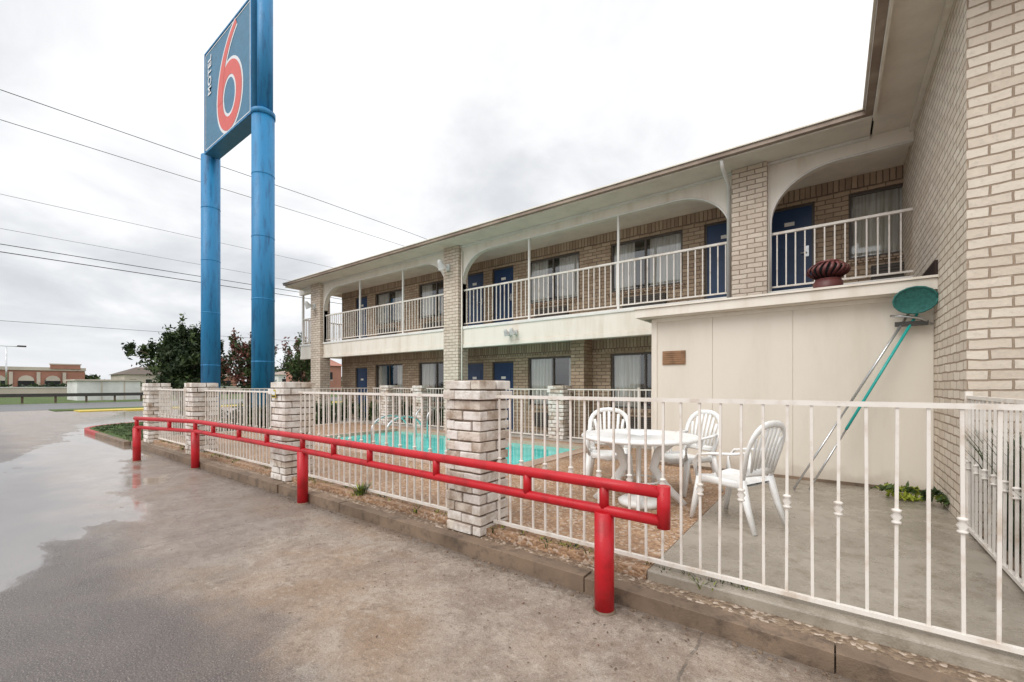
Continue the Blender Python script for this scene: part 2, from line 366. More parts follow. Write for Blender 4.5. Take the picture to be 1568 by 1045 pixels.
# ------------------------------------------------------------ brick pillars
def pillar(x0,y0,w=.46,z0=ZK,z1=.06,seed=0):
    r=random.Random(seed); b=B(); ch=.105; n=int(round((z1-z0)/ch)); ch=(z1-z0)/n
    b.box(x0+.022,x0+w-.022,y0+.022,y0+w-.022,z0-.1,z1-.01,'mortar')
    for i in range(n):
        za=z0+i*ch; zb=za+ch-.013; e=0.0
        if i==n-2: e=.03
        if i==n-1: e=.012
        bt=.11; X0,X1,Y0,Y1=x0-e,x0+w+e,y0-e,y0+w+e
        odd=i%2
        def br(a0,a1,c0,c1):
            j=lambda:r.uniform(-.010,.010)
            b.box(a0+j(),a1+j(),c0+j(),c1+j(),za+r.uniform(0,.003),zb+r.uniform(-.007,.003),'brick_white' if r.random()<.7 else 'brick_white2')
        gp=.006
        sp=w*(.46+r.uniform(-.12,.12))
        if odd:
            br(X0,X0+sp,Y0,Y0+bt); br(X0+sp+2*gp,X1,Y0,Y0+bt)
            br(X1-bt,X1,Y0+bt+gp,Y0+bt+gp+.2); br(X1-bt,X1,Y0+bt+3*gp+.2,Y1)
            br(X0,X0+bt,Y0+bt+gp,Y1-bt-gp); br(X0,X1-bt-gp,Y1-bt,Y1)
        else:
            br(X0,X0+bt,Y0,Y0+.26); br(X0,X0+bt,Y0+.27,Y1)
            br(X1-bt,X1,Y0,Y0+.25); br(X1-bt,X1,Y0+.265,Y1)
            br(X0+bt+gp,X1-bt-gp,Y0,Y0+bt); br(X0+bt+gp,X1-bt-gp,Y1-bt,Y1)
        if i==n-1: b.box(X0+bt,X1-bt,Y0+bt,Y1-bt,za,zb-.006,'brick_white2')
    b.obj('brick_pillar',bevel=.007)
FX=[-3.21,-7.17,-11.2,-14.45]
for i,x in enumerate(FX): pillar(x,3.13,seed=i+1)
for i,(x,y) in enumerate(((-6.1,9.7),(-11.6,9.7),(-13.4,9.7))): pillar(x,y,z0=ZD,z1=0.0,seed=20+i)
b=B(); b.box(-7.06,-6.93,3.095,3.101,-.20,-.07,'yellow'); b.box(-7.045,-6.945,3.091,3.0945,-.15,-.10,'signwhite'); b.box(-7.045,-6.945,3.091,3.0945,-.185,-.165,'black'); b.obj('notice_sign')

# ------------------------------------------------------------ metal fences
def fence(p0,p1,z0=-1.37,z1=-.1,sp=.138,knuck=True,name='metal_fence',posts=()):
    b=B(); a=Vector((*p0,0)); c=Vector((*p1,0)); Ln=(c-a).length; dr=(c-a)/Ln; ax=abs(dr.x)>abs(dr.y)
    def seg(t0,t1,w,za,zb):
        q0=a+dr*t0; q1=a+dr*t1
        if ax: b.box(min(q0.x,q1.x),max(q0.x,q1.x),q0.y-w/2,q0.y+w/2,za,zb,'fence')
        else: b.box(q0.x-w/2,q0.x+w/2,min(q0.y,q1.y),max(q0.y,q1.y),za,zb,'fence')
    seg(0,Ln,.036,z1-.03,z1); seg(0,Ln,.032,z0-.014,z0+.014)
    n=int(Ln/sp)
    for i in range(n+1):
        t=(i+.5)*Ln/(n+1); q=a+dr*t; w=.019; jx=R.uniform(-.004,.004)
        b.tube([(q.x+jx,q.y,z0+.01),(q.x-jx,q.y,z1-.025)],w*1.25,mat='fence',n=4,sm=False,cap=False)
        if knuck and i%2==0:
            zm=(z0+z1)/2-.03
            b.rev((q.x,q.y,zm),[(.010,-.045),(.024,-.04),(.024,-.03),(.014,-.022),(.028,0),(.014,.022),(.024,.03),(.024,.04),(.010,.045)],'fence',n=8)
    for t in posts: seg(t,t+.05,.05,ZD-.02,z1+.04)
    b.obj(name)
Yf=3.34
fence((FX[0]+.47,Yf),(1.03,Yf),posts=(3.72,))
fence((FX[1]+.47,Yf),(FX[0]-.01,Yf)); fence((FX[2]+.47,Yf),(FX[1]-.01,Yf)); fence((FX[3]+.47,Yf),(FX[2]-.01,Yf))
fence((1.03,3.42),(1.03,5.96),posts=(0.0,2.48))
fence((FX[3]+.2,3.62),(FX[3]+.2,9.8),knuck=False)
fence((FX[3]+.3,9.9),(-13.42,9.9),knuck=False); fence((-12.92,9.9),(-11.62,9.9),knuck=False)
fence((-11.12,9.9),(-6.12,9.9),knuck=False); fence((-5.62,9.9),(-2.65,9.9),knuck=False,posts=(1.9,))

# ------------------------------------------------------------ red guard rail
b=B(); ZT=-.70; ZL=-.885; yr=2.84
path=[(-.87,yr-.03),(-1.305,yr-.02),(-5.75,yr+.08),(-9.8,yr+.06),(-11.75,2.42)]
b.tube([(x,y,ZT) for x,y in path],.082,mat='red',n=14); b.tube([(x,y,ZL) for x,y in path],.075,mat='red',n=14)
b.tube([(-.885,yr-.03,ZT+.045),(-.885,yr-.03,ZL-.045)],.085,mat='red',n=14)
def ry(x): 
    for (xa,ya),(xb,yb) in zip(path,path[1:]):
        if xb<=x<=xa: return ya+(yb-ya)*(x-xa)/(xb-xa)
for x in (-1.98,-3.07,-4.18,-4.95,-6.8,-7.8,-8.9,-10.6): b.tube([(x,ry(x),ZT),(x,ry(x),ZL)],.07,mat='red',n=12)
for x in (-1.305,-5.75,-9.8,-11.7):
    y=ry(x); b.tube([(x,y,ZG-.05),(x,y,ZL-.01)],.138,mat='red',n=20); b.tube([(x,y,ZL),(x,y,ZT)],.07,mat='red',n=12)
    b.rev((x,y,ZG),[(.085,-.02),(.082,.006),(.07,.016)],'kerb',n=20)
b.obj('red_guard_rail')

# ------------------------------------------------------------ motel
motel=empty('motel_building')
YF=9.5; YB=10.8; ZF=1.77; ZS=1.13; XL=-17.75; XW=1.03; ZE=4.3
TOP=4.27
PIL=[(XL,-17.0),(-9.72,-9.1),(-1.62,-1.02)]
b=B()
for (a,c) in PIL: b.box(a,c,YF-.14,YF+.30,ZD,TOP-.02,'brick_pilaster')
b.obj('brick_pilasters',motel)
b=B()
def arch(x0,x1,left=True,right=True,zt=3.98,rz=.88,rx=1.05,y0=YF,y1=YF+.16,top=TOP,mat='cream'):
    pts=[]; n=12
    if left: pts.append((x0+.05,ZF)); 
    if left:
        for i in range(n+1):
            a=math.pi/2*i/n; pts.append((x0+.05+rx*(1-math.cos(a)), zt-rz+rz*math.sin(a)))
    else: pts.append((x0,zt))
    if right:
        for i in range(n+1):
            a=math.pi/2*(1-i/n); pts.append((x1-.05-rx*(1-math.cos(a)), zt-rz+rz*math.sin(a)))
        pts.append((x1-.05,ZF))
    else: pts.append((x1,zt))
    if left: b.box(x0,x0+.05,y0,y1,ZF,top,mat)
    if right: b.box(x1-.05,x1,y0,y1,ZF,top,mat)
    for (xa,za),(xb,zb) in zip(pts,pts[1:]):
        if abs(xa-xb)>1e-5:
            b.face([(xa,y0,za),(xb,y0,zb),(xb,y0,top),(xa,y0,top)],mat)
            b.face([(xa,y1,za),(xa,y1,top),(xb,y1,top),(xb,y1,zb)],mat)
        b.face([(xa,y0,za),(xa,y1,za),(xb,y1,zb),(xb,y0,zb)],mat)
    b.tube([(x,y0-.008,z) for x,z in pts],.04,.025,mat='white',up=(0,1,0),n=6)
arch(-17.0,-9.72); arch(-9.1,-1.62); arch(-1.02,XW+2,right=False)
b.box(-19.0,-17.75,YF,YF+.16,3.98,TOP,'cream')
b.obj('arch_panels',motel)
b=B()
for (a,c) in ((-18.9,XL),(-17.0,-9.72),(-9.1,-1.62),(-1.02,XW)):
    b.box(a,c,YF,YB,ZS+.12,ZF,'cream')
    b.box(a,c,YF-.02,YF+.12,ZS,ZS+.12,'cream'); b.box(a,c,YF-.03,YF+.05,ZF-.07,ZF+.012,'white')
for (a,c) in PIL: b.box(a+.01,c-.01,YF+.3,YB,ZS+.12,ZF,'cream')
b.box(-18.9,XL-.01,YB,16,ZS+.12,ZF,'cream')
b.obj('balcony_slab',motel,bevel=.01)
b=B()
b.box(-18.9,XW,YF+.16,YB,4.12,4.2,'cream_soffit'); b.obj('balcony_ceiling',motel)

PER=7.9*10.8/11
def opens(base):
    k=10.8/11
    return [(-7.67*k+base,-5.86*k+base,'w'),(-4.9*k+base,-3.0*k+base,'w'),(-2.5*k+base,-1.6*k+base,'d'),(-9.13*k+base,-8.23*k+base,'d')]
allop=[]
for i in range(-2,2): 
    for (a,c,t) in opens(i*PER):
        if a>-17.6 and c<XW+2.4: allop.append((a,c,t))
allop=sorted(set(allop))
wall=B(); fr=B(); gl=B(); dr=B(); cu=B(); dk=B()
def wallopen(z0,z1,zsill,zhead,zdoor,floor):
    ops=[(a,c,(z0 if t=='d' else zsill),(zdoor if t=='d' else zhead),t) for a,c,t in allop]
    xs=sorted({XL,XW+2.5}|{o[0] for o in ops}|{o[1] for o in ops}); zs=sorted({z0,z1,zsill,zhead,zdoor})
    for xa,xb in zip(xs,xs[1:]):
        for za,zb in zip(zs,zs[1:]):
            mx,mz=(xa+xb)/2,(za+zb)/2
            if any(o[0]<mx<o[1] and o[2]<mz<o[3] for o in ops): continue
            wall.face([(xa,YB,za),(xb,YB,za),(xb,YB,zb),(xa,YB,zb)],'brick_facade')
    for (a,c,za,zb,t) in ops:
        D=.12
        wall.face([(a,YB,za),(a,YB,zb),(a,YB+D,zb),(a,YB+D,za)],'brick_facade'); wall.face([(c,YB,za),(c,YB+D,za),(c,YB+D,zb),(c,YB,zb)],'brick_facade')
        wall.face([(a,YB,zb),(c,YB,zb),(c,YB+D,zb),(a,YB+D,zb)],'brick_facade'); wall.face([(a,YB,za),(a,YB+D,za),(c,YB+D,za),(c,YB,za)],'cream')
        f=.05; m='frame'
        fr.box(a,a+f,YB+.05,YB+D,za,zb,m); fr.box(c-f,c,YB+.05,YB+D,za,zb,m); fr.box(a+f,c-f,YB+.05,YB+D,zb-f,zb,m)
        if t=='w':
            fr.box(a+f,c-f,YB+.05,YB+D,za,za+f,m); fr.box((a+c)/2-.025,(a+c)/2+.025,YB+.05,YB+D,za+f,zb-f,m)
            wall.box(a-.06,c+.06,YB-.05,YB-.002,za-.09,za-.01,'brick_soldier')
            gl.face([(a+f,YB+.085,za+f),(c-f,YB+.085,za+f),(c-f,YB+.085,zb-f),(a+f,YB+.085,zb-f)],'glass')
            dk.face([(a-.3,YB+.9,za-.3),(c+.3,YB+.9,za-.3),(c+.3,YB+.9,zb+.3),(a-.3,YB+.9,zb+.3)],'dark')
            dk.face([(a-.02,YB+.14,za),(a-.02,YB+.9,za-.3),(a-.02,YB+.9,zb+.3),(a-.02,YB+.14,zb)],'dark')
            rr=random.Random(int(a*100)+floor)
            ml=rr.uniform(.22,.5); mr=rr.uniform(.22,.5); W=c-a
            for (s0,s1) in ((a,a+ml*W),(c-mr*W,c)):
                n=max(8,int((s1-s0)/.018)); pr=None
                for i in range(n+1):
                    xx=s0+(s1-s0)*i/n; yy=YB+.16+.025*math.sin(i*1.05+rr.random()*.5)
                    if pr: cu.face([(pr[0],pr[1],za-.05),(xx,yy,za-.05),(xx,yy,zb),(pr[0],pr[1],zb)],'curtain',True)
                    pr=(xx,yy)
            x0,x1=(a+c)/2-.55,(a+c)/2+.55; zz=za-.62
            dr.box(x0,x1,YB-.14,YB-.001,zz,zz+.42,'grille')
            for q in range(7): dr.box(x0+.03,x1-.03,YB-.155,YB-.139,zz+.03+q*.055,zz+.06+q*.055,'frame')
        else:
            dr.box(a+f,c-f,YB+.07,YB+.11,za+.02,zb-f,'doorblue')
            dr.box(a+f+.12,c-f-.12,YB+.058,YB+.071,za+1.15,zb-.25,'doorblue'); dr.box(a+f+.12,c-f-.12,YB+.058,YB+.071,za+.2,za+.95,'doorblue')
            dr.tube([(c-.13,YB+.02,za+1.0),(c-.24,YB+.02,za+1.0)],.03,mat='steel',n=8); dr.box(c-.16,c-.10,YB+.04,YB+.068,za+.92,za+1.14,'steel')
            dr.box((a+c)/2-.09,(a+c)/2+.09,YB+.05,YB+.057,za+1.62,za+1.70,'white')
            fr.box(a+f,c-f,YB+.0,YB+.13,za,za+.02,'steel')
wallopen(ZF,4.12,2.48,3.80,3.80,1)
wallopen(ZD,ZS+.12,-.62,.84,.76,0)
wall.box(XL,XW+2.5,YB-.012,YB-.002,3.86,4.11,'brick_soldier'); wall.box(XL,XW+2.5,YB-.012,YB-.002,.90,1.24,'brick_soldier')
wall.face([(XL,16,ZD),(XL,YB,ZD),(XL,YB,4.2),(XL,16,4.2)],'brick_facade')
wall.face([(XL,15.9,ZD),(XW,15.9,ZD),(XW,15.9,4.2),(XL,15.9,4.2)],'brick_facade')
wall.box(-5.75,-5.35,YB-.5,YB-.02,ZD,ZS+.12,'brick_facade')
wall.obj('walls',motel); fr.obj('window_frames',motel); gl.obj('window_glass',motel); dr.obj('doors',motel); cu.obj('curtains',motel); dk.obj('interiors',motel)

b=B()
def rail(x0,x1,y,axis='x'):
    def bx(a,c,w,z0,z1):
        if axis=='x': b.box(a,c,y-w/2,y+w/2,z0,z1,'fence')
        else: b.box(y-w/2,y+w/2,a,c,z0,z1,'fence')
    bx(x0,x1,.05,ZF+1.10,ZF+1.145); bx(x0,x1,.032,ZF+.09,ZF+.12)
    n=int((x1-x0)/.145)
    for i in range(1,n):
        t=x0+(x1-x0)*i/n; bx(t-.011,t+.011,.022,ZF+.12,ZF+1.10)
rail(-17.0,-9.72,YF+.08); rail(-9.1,-1.62,YF+.08); rail(-1.02,XW,YF+.08); rail(-18.85,XL,YF+.08); rail(YF+.08,15,-18.85,'y')
for x in (-14.5,-11.95,-6.63,-4.07): b.box(x-.026,x+.026,YF+.052,YF+.104,ZF,4.0,'white')
b.box(-18.86,-18.78,YF+.04,YF+.12,ZF,4.0,'white')
b.obj('balcony_railings',motel)
b=B()
YE=8.72; XE=.48
b.box(-18.6,XE,YE+.02,YF-.001,TOP-.03,TOP,'cream_soffit'); b.box(-18.98,XE,YF-.001,16.4,TOP+.001,TOP+.02,'cream_soffit')
b.box(-18.6,XE,YE,YE+.03,4.19,4.29,'cream')
b.box(-18.66,XE-.0,YE-.09,YE-.002,4.215,4.28,'gutter'); b.box(-18.66,XE,YE-.12,YE+.1,4.291,4.315,'cream')
b.box(-18.64,-18.6,YE,16.5,4.14,4.29,'cream')
b.box(-18.6,XE,YF-.05,YF-.002,TOP-.08,TOP-.035,'white')
b.face([(-18.7,YE-.1,4.32),(XE+4,YE-.1,4.32),(XE+4,12.8,5.0),(-16.5,12.8,5.0)],'shingle')
b.face([(-18.7,YE-.1,4.32),(-16.5,12.8,5.0),(-18.7,16.6,4.32)],'shingle')
b.face([(-18.7,16.6,4.32),(-16.5,12.8,5.0),(XE+4,12.8,5.0),(XE+4,16.6,4.32)],'shingle')
b.box(XE+.03,XW,5.3,YE+.9,TOP-.03,TOP,'cream_soffit'); b.box(XE,XE+.03,5.3,YE+.001,4.12,4.29,'cream')
b.box(XE-.1,XE-.002,5.2,YE-.12,4.20,4.28,'gutter'); b.box(XE-.13,XE+.1,5.2,YE-.122,4.291,4.317,'cream')
b.box(XE+.1,9,5.27,5.3,4.10,4.28,'cream'); b.box(XW,9,5.3,6.0,TOP-.03,TOP,'cream_soffit')
b.box(XW-.05,XW-.002,6.0,YF,4.14,TOP-.035,'cream')
b.face([(XE-.12,5.2,4.32),(9,5.2,4.32),(9,16,5.8),(3.5,16,5.8),(XE-.12,9,4.32)],'shingle')
b.obj('roof',motel)
b=B(); b.box(XW,8,6.0,16,ZD-.3,TOP-.031,'brick_wing'); b.obj('brick_wing',motel)
b=B()
b.tube([(-1.68,YE+.0,4.2),(-1.68,YE+.1,4.08),(-1.68,YF-.1,3.95),(-1.68,YF-.1,1.45)],.085,.07,mat='white',up=(1,0,0),n=6)
b.tube([(-9.03,YF-.05,4.05),(-9.03,YF-.05,ZD)],.05,mat='cream',n=6)
b.obj('downspouts',motel)
b=B()
def wl(x,y,z,s=1.0):
    b.box(x-.06*s,x+.06*s,y-.05,y,z-.08*s,z+.08*s,'sconce')
    b.tube([(x,y-.03,z),(x,y-.22*s,z+.06*s)],.035,mat='sconce',n=6)
    T=Matrix.Translation((x,y-.25*s,z+.02))@Matrix.Rotation(math.radians(35),4,'X')@Matrix.Scale(s,4)
    b.rev((0,0,0),[(.11,-.10),(.105,-.09),(.08,0),(.06,.08),(.03,.12)],'sconce',n=14,T=T)
wl(-9.5,YF-.14,3.62,1.3); wl(-17.4,YF-.14,3.3,1.3); wl(-7.0,YF-.02,1.45,.8); wl(-7.2,YF-.02,1.43,.8)
b.obj('wall_lamps',motel)

# ------------------------------------------------------------ storage shed
shed=empty('storage_shed')
YS=7.7; XS=-2.6
b=B()
pan=[XS,-1.62,-.50,XW]
for a,c in zip(pan,pan[1:]): b.box(a+.005,c-.005,YS,YS+.06,ZD+.03,1.2,'siding')
b.box(XS+.01,XW,YS+.012,YS+.05,ZD+.01,1.19,'siding')
b.box(XS,XS+.06,YS+.062,YF-.16,ZD,1.3,'siding')
b.box(XS-.035,XS+.06,YS-.018,YS+.05,ZD+.02,1.18,'cream'); b.box(XS+.06,XW,YS-.012,YS-.001,ZD+.006,ZD+.05,'kerb')
b.box(XS+.06,XW-.002,YS-.02,YS-.001,1.13,1.188,'cream')
b.obj('walls',shed)
b=B()
b.box(XS-.25,XW-.001,YS-.25,YS-.21,1.20,1.34,'cream'); b.box(XS-.27,XW-.001,YS-.28,YS-.2,1.345,1.375,'cream')
b.box(XS-.25,XS-.21,YS-.209,YF-.16,1.20,1.34,'cream'); b.box(XS-.205,XW-.001,YS-.205,YS+.001,1.19,1.21,'cream_soffit')
P=[(XS-.27,YS-.26,1.38),(XW-.001,YS-.26,1.38),(XW-.001,YF-.15,1.52),(XS-.27,YF-.15,1.52)]
b.face(P,'tar'); b.box(XS-.2,XW-.001,YF-.16,YF-.145,1.25,1.62,'tar')
b.box(XW-.03,XW-.002,YS-.27,YF-.17,1.381,1.56,'tar')
b.obj('roof',shed)
b=B(); b.box(-2.44,-2.05,YS-.02,YS-.001,.36,.60,'rust')
for q in range(6): b.box(-2.42,-2.07,YS-.03,YS-.02,.38+q*.036,.40+q*.036,'rust')
b.obj('vent_panel',shed)
b=B()
cx,cy=-.08,8.35
b.rev((cx,cy,0),[(.20,1.40),(.19,1.62),(.17,1.63),(.17,1.66)],'ventred',n=20)
for i in range(20):
    a=2*math.pi*i/20; pts=[]
    for j in range(7):
        ph=math.pi*(j/6); r=.13+.15*math.sin(ph); pts.append((cx+r*math.cos(a+.35*j/6),cy+r*math.sin(a+.35*j/6),1.67+.25*j/6))
    b.tube(pts,.06,.012,mat='ventred',n=4,up=(math.cos(a),math.sin(a),0))
b.rev((cx,cy,0),[(.15,1.67),(.22,1.79),(.15,1.90)],'dark',n=16); b.rev((cx,cy,0),[(.17,1.905),(.15,1.935),(.04,1.96)],'ventred',n=20)
b.obj('turbine_ventilator',None)

# ------------------------------------------------------------ pool net and brush
b=B()
t1=Vector((.80,7.62,.98)); b1=Vector((-.44,6.95,ZD+.01)); mid=b1.lerp(t1,.5)
b.tube([b1,mid],.026,mat='steel',n=8); b.tube([mid,t1],.032,mat='steel',n=8)
hoop=[]
for i in range(17):
    a=2*math.pi*i/16; hoop.append((.82+.21*math.cos(a),7.42-.05*math.sin(a),1.08+.16*math.sin(a)))
b.tube(hoop,.025,mat='net',n=6,up=(0,1,0))
i0=len(b.v); b.v+= [(.82,7.50,1.05)]+[h for h in hoop[:-1]]
for i in range(16): b.grid([i0,i0+1+i,i0+1+(i+1)%16],'net',True)
b.obj('pool_skimmer_net')
b=B()
b2=Vector((-.27,7.05,ZD+.01)); t2b=Vector((.86,7.60,.93))
b.tube([b2,b2.lerp(t2b,.35)],.026,mat='steel',n=8); b.tube([b2.lerp(t2b,.35),t2b],.034,mat='teal',n=8)
b.tube([(.60,7.6,.92),(.72,7.54,.90),(.88,7.54,.86),(1.0,7.6,.78)],.05,.035,mat='steel',n=8)
b.box(.64,.96,7.55,7.60,.77,.83,'grille')
b.obj('pool_brush')

# ------------------------------------------------------------ patio furniture
def chair(x,y,ang):
    T=Matrix.Translation((x,y,ZD+.006))@Matrix.Rotation(ang,4,'Z'); b=B(); m='plastic'
    nx,ny=9,8
    for side,off in ((1,0),(-1,-.025)):
        i0=len(b.v)
        for j in range(ny):
            for i in range(nx):
                u=i/(nx-1)*2-1; v=j/(ny-1); w=.25+.025*v
                z=.46-.02*(1-u*u)*math.sin(math.pi*v)+(-.035*max(0,v-.8)/.2)+off-.02*(1-v)
                b.v.append(tuple(T@Vector((u*w,-.24+.5*v,z))))
        for j in range(ny-1):
            for i in range(nx-1):
                q=[i0+j*nx+i,i0+j*nx+i+1,i0+(j+1)*nx+i+1,i0+(j+1)*nx+i]; b.grid(q if side>0 else q[::-1],m,True)
    b.tube([(-.25,-.24,.435),(-.28,.24,.44),(0,.275,.40),(.28,.24,.44),(.25,-.24,.435)],.03,.08,mat=m,n=8,T=T)
    for s in (-1,1):
        b.tube([(s*.265,.22,.45),(s*.285,.26,.22),(s*.30,.30,0)],[.10,.08,.055],[.075,.06,.045],mat=m,up=(0,1,0),n=8,T=T)
        b.tube([(s*.24,-.22,.48),(s*.255,-.29,.22),(s*.275,-.37,0)],[.10,.08,.055],[.075,.06,.045],mat=m,up=(0,1,0),n=8,T=T)
        b.tube([(s*.255,-.30,.76),(s*.29,-.16,.735),(s*.315,.06,.715),(s*.31,.20,.69),(s*.295,.265,.60),(s*.275,.25,.44)],[.05,.065,.07,.07,.06,.06],.03,mat=m,n=8,T=T)
        b.tube([(s*.245,.0,.44),(s*.29,.02,.58),(s*.31,.03,.70)],.05,.02,mat=m,up=(1,0,0),n=6,T=T)
    rim=[(-.235,-.22,.44)]
    for i in range(15):
        a=math.pi*(1-i/14); r=abs(math.sin(a))**.75
        rim.append((.285*math.copysign(abs(math.cos(a))**.8,math.cos(a)),-.30-.09*r,.76+.28*r))
    rim.append((.235,-.22,.44))
    b.tube(rim,.07,.034,mat=m,up=(0,1,0),n=8,T=T)
    b.tube([(-.24,-.255,.56),(0,-.285,.555),(.24,-.255,.56)],.03,.08,mat=m,n=6,T=T)
    for i in range(7):
        u=(i-3)/3.6; top=.76+.28*(max(0,1-(abs(u)**1.7)))**.5
        b.tube([(u*.20,-.27,.56),(u*.235,-.325,.80),(u*.255,-.30-.09*(1-abs(u)**2)**.5,top-.01)],.048,.016,mat=m,up=(0,1,0),n=6,T=T)
    b.obj('plastic_chair')
TX,TY=-1.90,5.08
def face_to(x,y,tx,ty): return math.atan2(ty-y,tx-x)-math.pi/2
chair(-.83,4.98,face_to(-.83,4.98,TX,TY+.35))
chair(-1.62,6.05,face_to(-1.62,6.05,TX-.3,TY)); chair(-2.6,5.78,face_to(-2.6,5.78,TX-.25,TY-.3))
b=B(); z0=ZD+.006
b.rev((TX,TY,z0),[(.60,.765),(.66,.765),(.685,.775),(.69,.795),(.675,.812),(.64,.818),(.05,.81),(.045,.79),(.3,.785)],'plastic',n=48)
b.rev((TX,TY,z0),[(.03,.1),(.03,.79)],'plastic',n=12)
for i in range(4):
    a=math.radians(20+90*i); c,s_=math.cos(a),math.sin(a)
    b.tube([(TX+.40*c,TY+.40*s_,z0+.77),(TX+.22*c,TY+.22*s_,z0+.60),(TX+.17*c,TY+.17*s_,z0+.42),(TX+.30*c,TY+.30*s_,z0+.22),(TX+.52*c,TY+.52*s_,z0+.0)],[.13,.11,.11,.10,.08],[.045]*5,mat='plastic',up=(-s_,c,0.01),n=8)
b.tube([(TX+.25*math.cos(2*math.pi*i/24),TY+.25*math.sin(2*math.pi*i/24),z0+.27) for i in range(25)],.05,.02,mat='plastic',n=6)
b.rev((TX+.05,TY-.1,z0),[(.24,0),(.25,.05),(.2,.08),(.06,.10),(.04,.2)],'plastic',n=28)
b.obj('plastic_patio_table')

# ------------------------------------------------------------ pylon sign
sg=empty('pylon_sign')
b=B()
def pole(cx,cy,r,z0,z1):
    b.tube([(cx,cy,z0),(cx,cy,z1)],2*r,mat='poleblue',n=32)
    for q in range(1,5):
        zz=z0+(z1-z0)*q/5; b.rev((cx,cy,0),[(r,zz-.03),(r+.008,zz-.02),(r+.008,zz+.02),(r,zz+.03)],'poleblue',n=32)
pole(-24.6,7.92,.40,ZG,11.25); pole(-18.78,7.9,.42,ZG,11.15)
b.rev((-18.78,7.9,0),[(.45,11.0),(.45,11.2),(.3,11.3)],'poleblue',n=32)
b.tube([(-18.72,7.95,11.1),(-18.72,7.95,17.6)],.58,mat='poleblue',n=28)
b.obj('support_poles',sg)
b=B(); sx0,sx1,sy0,sy1,sz0,sz1=-24.2,-18.98,7.55,8.15,11.1,15.9
b.box(sx0,sx1,sy0,sy1,sz0,sz1,'signblue')
e=.07
for (a,c,p,q) in ((sx0,sx1,sz0,sz0+e),(sx0,sx1,sz1-e,sz1),(sx0,sx0+e,sz0+e,sz1-e),(sx1-e,sx1,sz0+e,sz1-e)):
    b.box(a,c,sy0-.03,sy0-.001,p,q,'poleblue')
w=.04; i_=.12
for (a,c,p,q) in ((sx0+i_,sx1-i_,sz0+i_,sz0+i_+w),(sx0+i_,sx1-i_,sz1-i_-w,sz1-i_),(sx0+i_,sx0+i_+w,sz0+i_+w,sz1-i_-w),(sx1-i_-w,sx1-i_,sz0+i_+w,sz1-i_-w)):
    b.box(a,c,sy0-.012,sy0-.002,p,q,'signwhite')
def band(pts,w,y,mat,closed=False):
    k=len(pts); L_=[];Rr=[]
    for j in range(k):
        if closed: p0,p1=pts[(j-1)%k],pts[(j+1)%k]
        else: p0,p1=pts[max(j-1,0)],pts[min(j+1,k-1)]
        dx,dz=p1[0]-p0[0],p1[1]-p0[1]; l=math.hypot(dx,dz); nx,nz=-dz/l,dx/l
        ww=w[j] if isinstance(w,list) else w
        L_.append((pts[j][0]+nx*ww/2,y,pts[j][1]+nz*ww/2)); Rr.append((pts[j][0]-nx*ww/2,y,pts[j][1]-nz*ww/2))
    for j in range(k if closed else k-1):
        j2=(j+1)%k; b.face([L_[j],L_[j2],Rr[j2],Rr[j]],mat)
cx,cz=-21.25,12.75; rx_,rz_=1.02,1.20
bowl=[(cx+rx_*math.cos(2*math.pi*i/40),cz+rz_*math.sin(2*math.pi*i/40)) for i in range(40)]
stem=[]
for i in range(17):
    t=i/16; p0=(cx-rx_,cz); p1=(cx-rx_-.02,cz+1.35); p2=(cx-.35,cz+2.35); p3=(cx+.75,cz+2.9)
    stem.append(tuple((1-t)**3*p0[j]+3*(1-t)**2*t*p1[j]+3*(1-t)*t*t*p2[j]+t**3*p3[j] for j in (0,1)))
band(bowl,.86,sy0-.006,'signwhite',True); band(stem,[.86-.36*i/16 for i in range(17)],sy0-.010,'signwhite')
band(bowl,.60,sy0-.016,'signred',True); band(stem,[.60-.34*i/16 for i in range(17)],sy0-.021,'signred')
b.obj('sign_cabinet',sg)
cv=bpy.data.curves.new('lettering','FONT'); cv.body='MOTEL'; cv.size=.56; cv.extrude=.005; cv.align_x='CENTER'; cv.space_character=1.05; cv.offset=.012
to=bpy.data.objects.new('lettering_tmp',cv); sc.collection.objects.link(to)
bpy.context.view_layer.update()
me=bpy.data.meshes.new_from_object(to.evaluated_get(bpy.context.evaluated_depsgraph_get()))
bpy.data.objects.remove(to)
RT=Matrix.Translation((-23.35*S,(sy0-.02)*S,(14.6+H)*S))@Matrix.Rotation(math.radians(90),4,'X')@Matrix.Rotation(math.radians(90),4,'Z')@Matrix.Scale(S,4)
me.transform(RT); me.materials.clear(); me.materials.append(M_['signwhite'])
lo=bpy.data.objects.new('lettering',me); sc.collection.objects.link(lo); lo.parent=sg

# ------------------------------------------------------------ vegetation
def leaves(b,c,rad,n,size,mats,clumps=30,r=R,spread=.35,low=0.0):
    cl=[]
    for _ in range(clumps):
        while True:
            p=Vector((r.uniform(-1,1),r.uniform(-1,1),r.uniform(-1,1)))
            if .15<p.length<1: break
        p=p*(.65+.35*r.random())
        cl.append((Vector((c[0]+p.x*rad[0],c[1]+p.y*rad[1],c[2]+p.z*rad[2])),r.choice(mats),r.uniform(.5,1.25)))
    for i in range(n):
        cc,m,s_=cl[i%len(cl)]
        p=cc+Vector((r.gauss(0,rad[0]*spread*.5*s_),r.gauss(0,rad[1]*spread*.5*s_),r.gauss(0,rad[2]*spread*.5*s_)))
        u=Vector((r.gauss(0,1),r.gauss(0,1),r.gauss(0,1))).normalized(); v=u.cross(Vector((r.gauss(0,1),r.gauss(0,1),r.gauss(0,1)))).normalized()
        sz=size*r.uniform(.6,1.4)
        b.face([p-u*sz,p-v*sz*.45,p+u*sz,p+v*sz*.45],m)
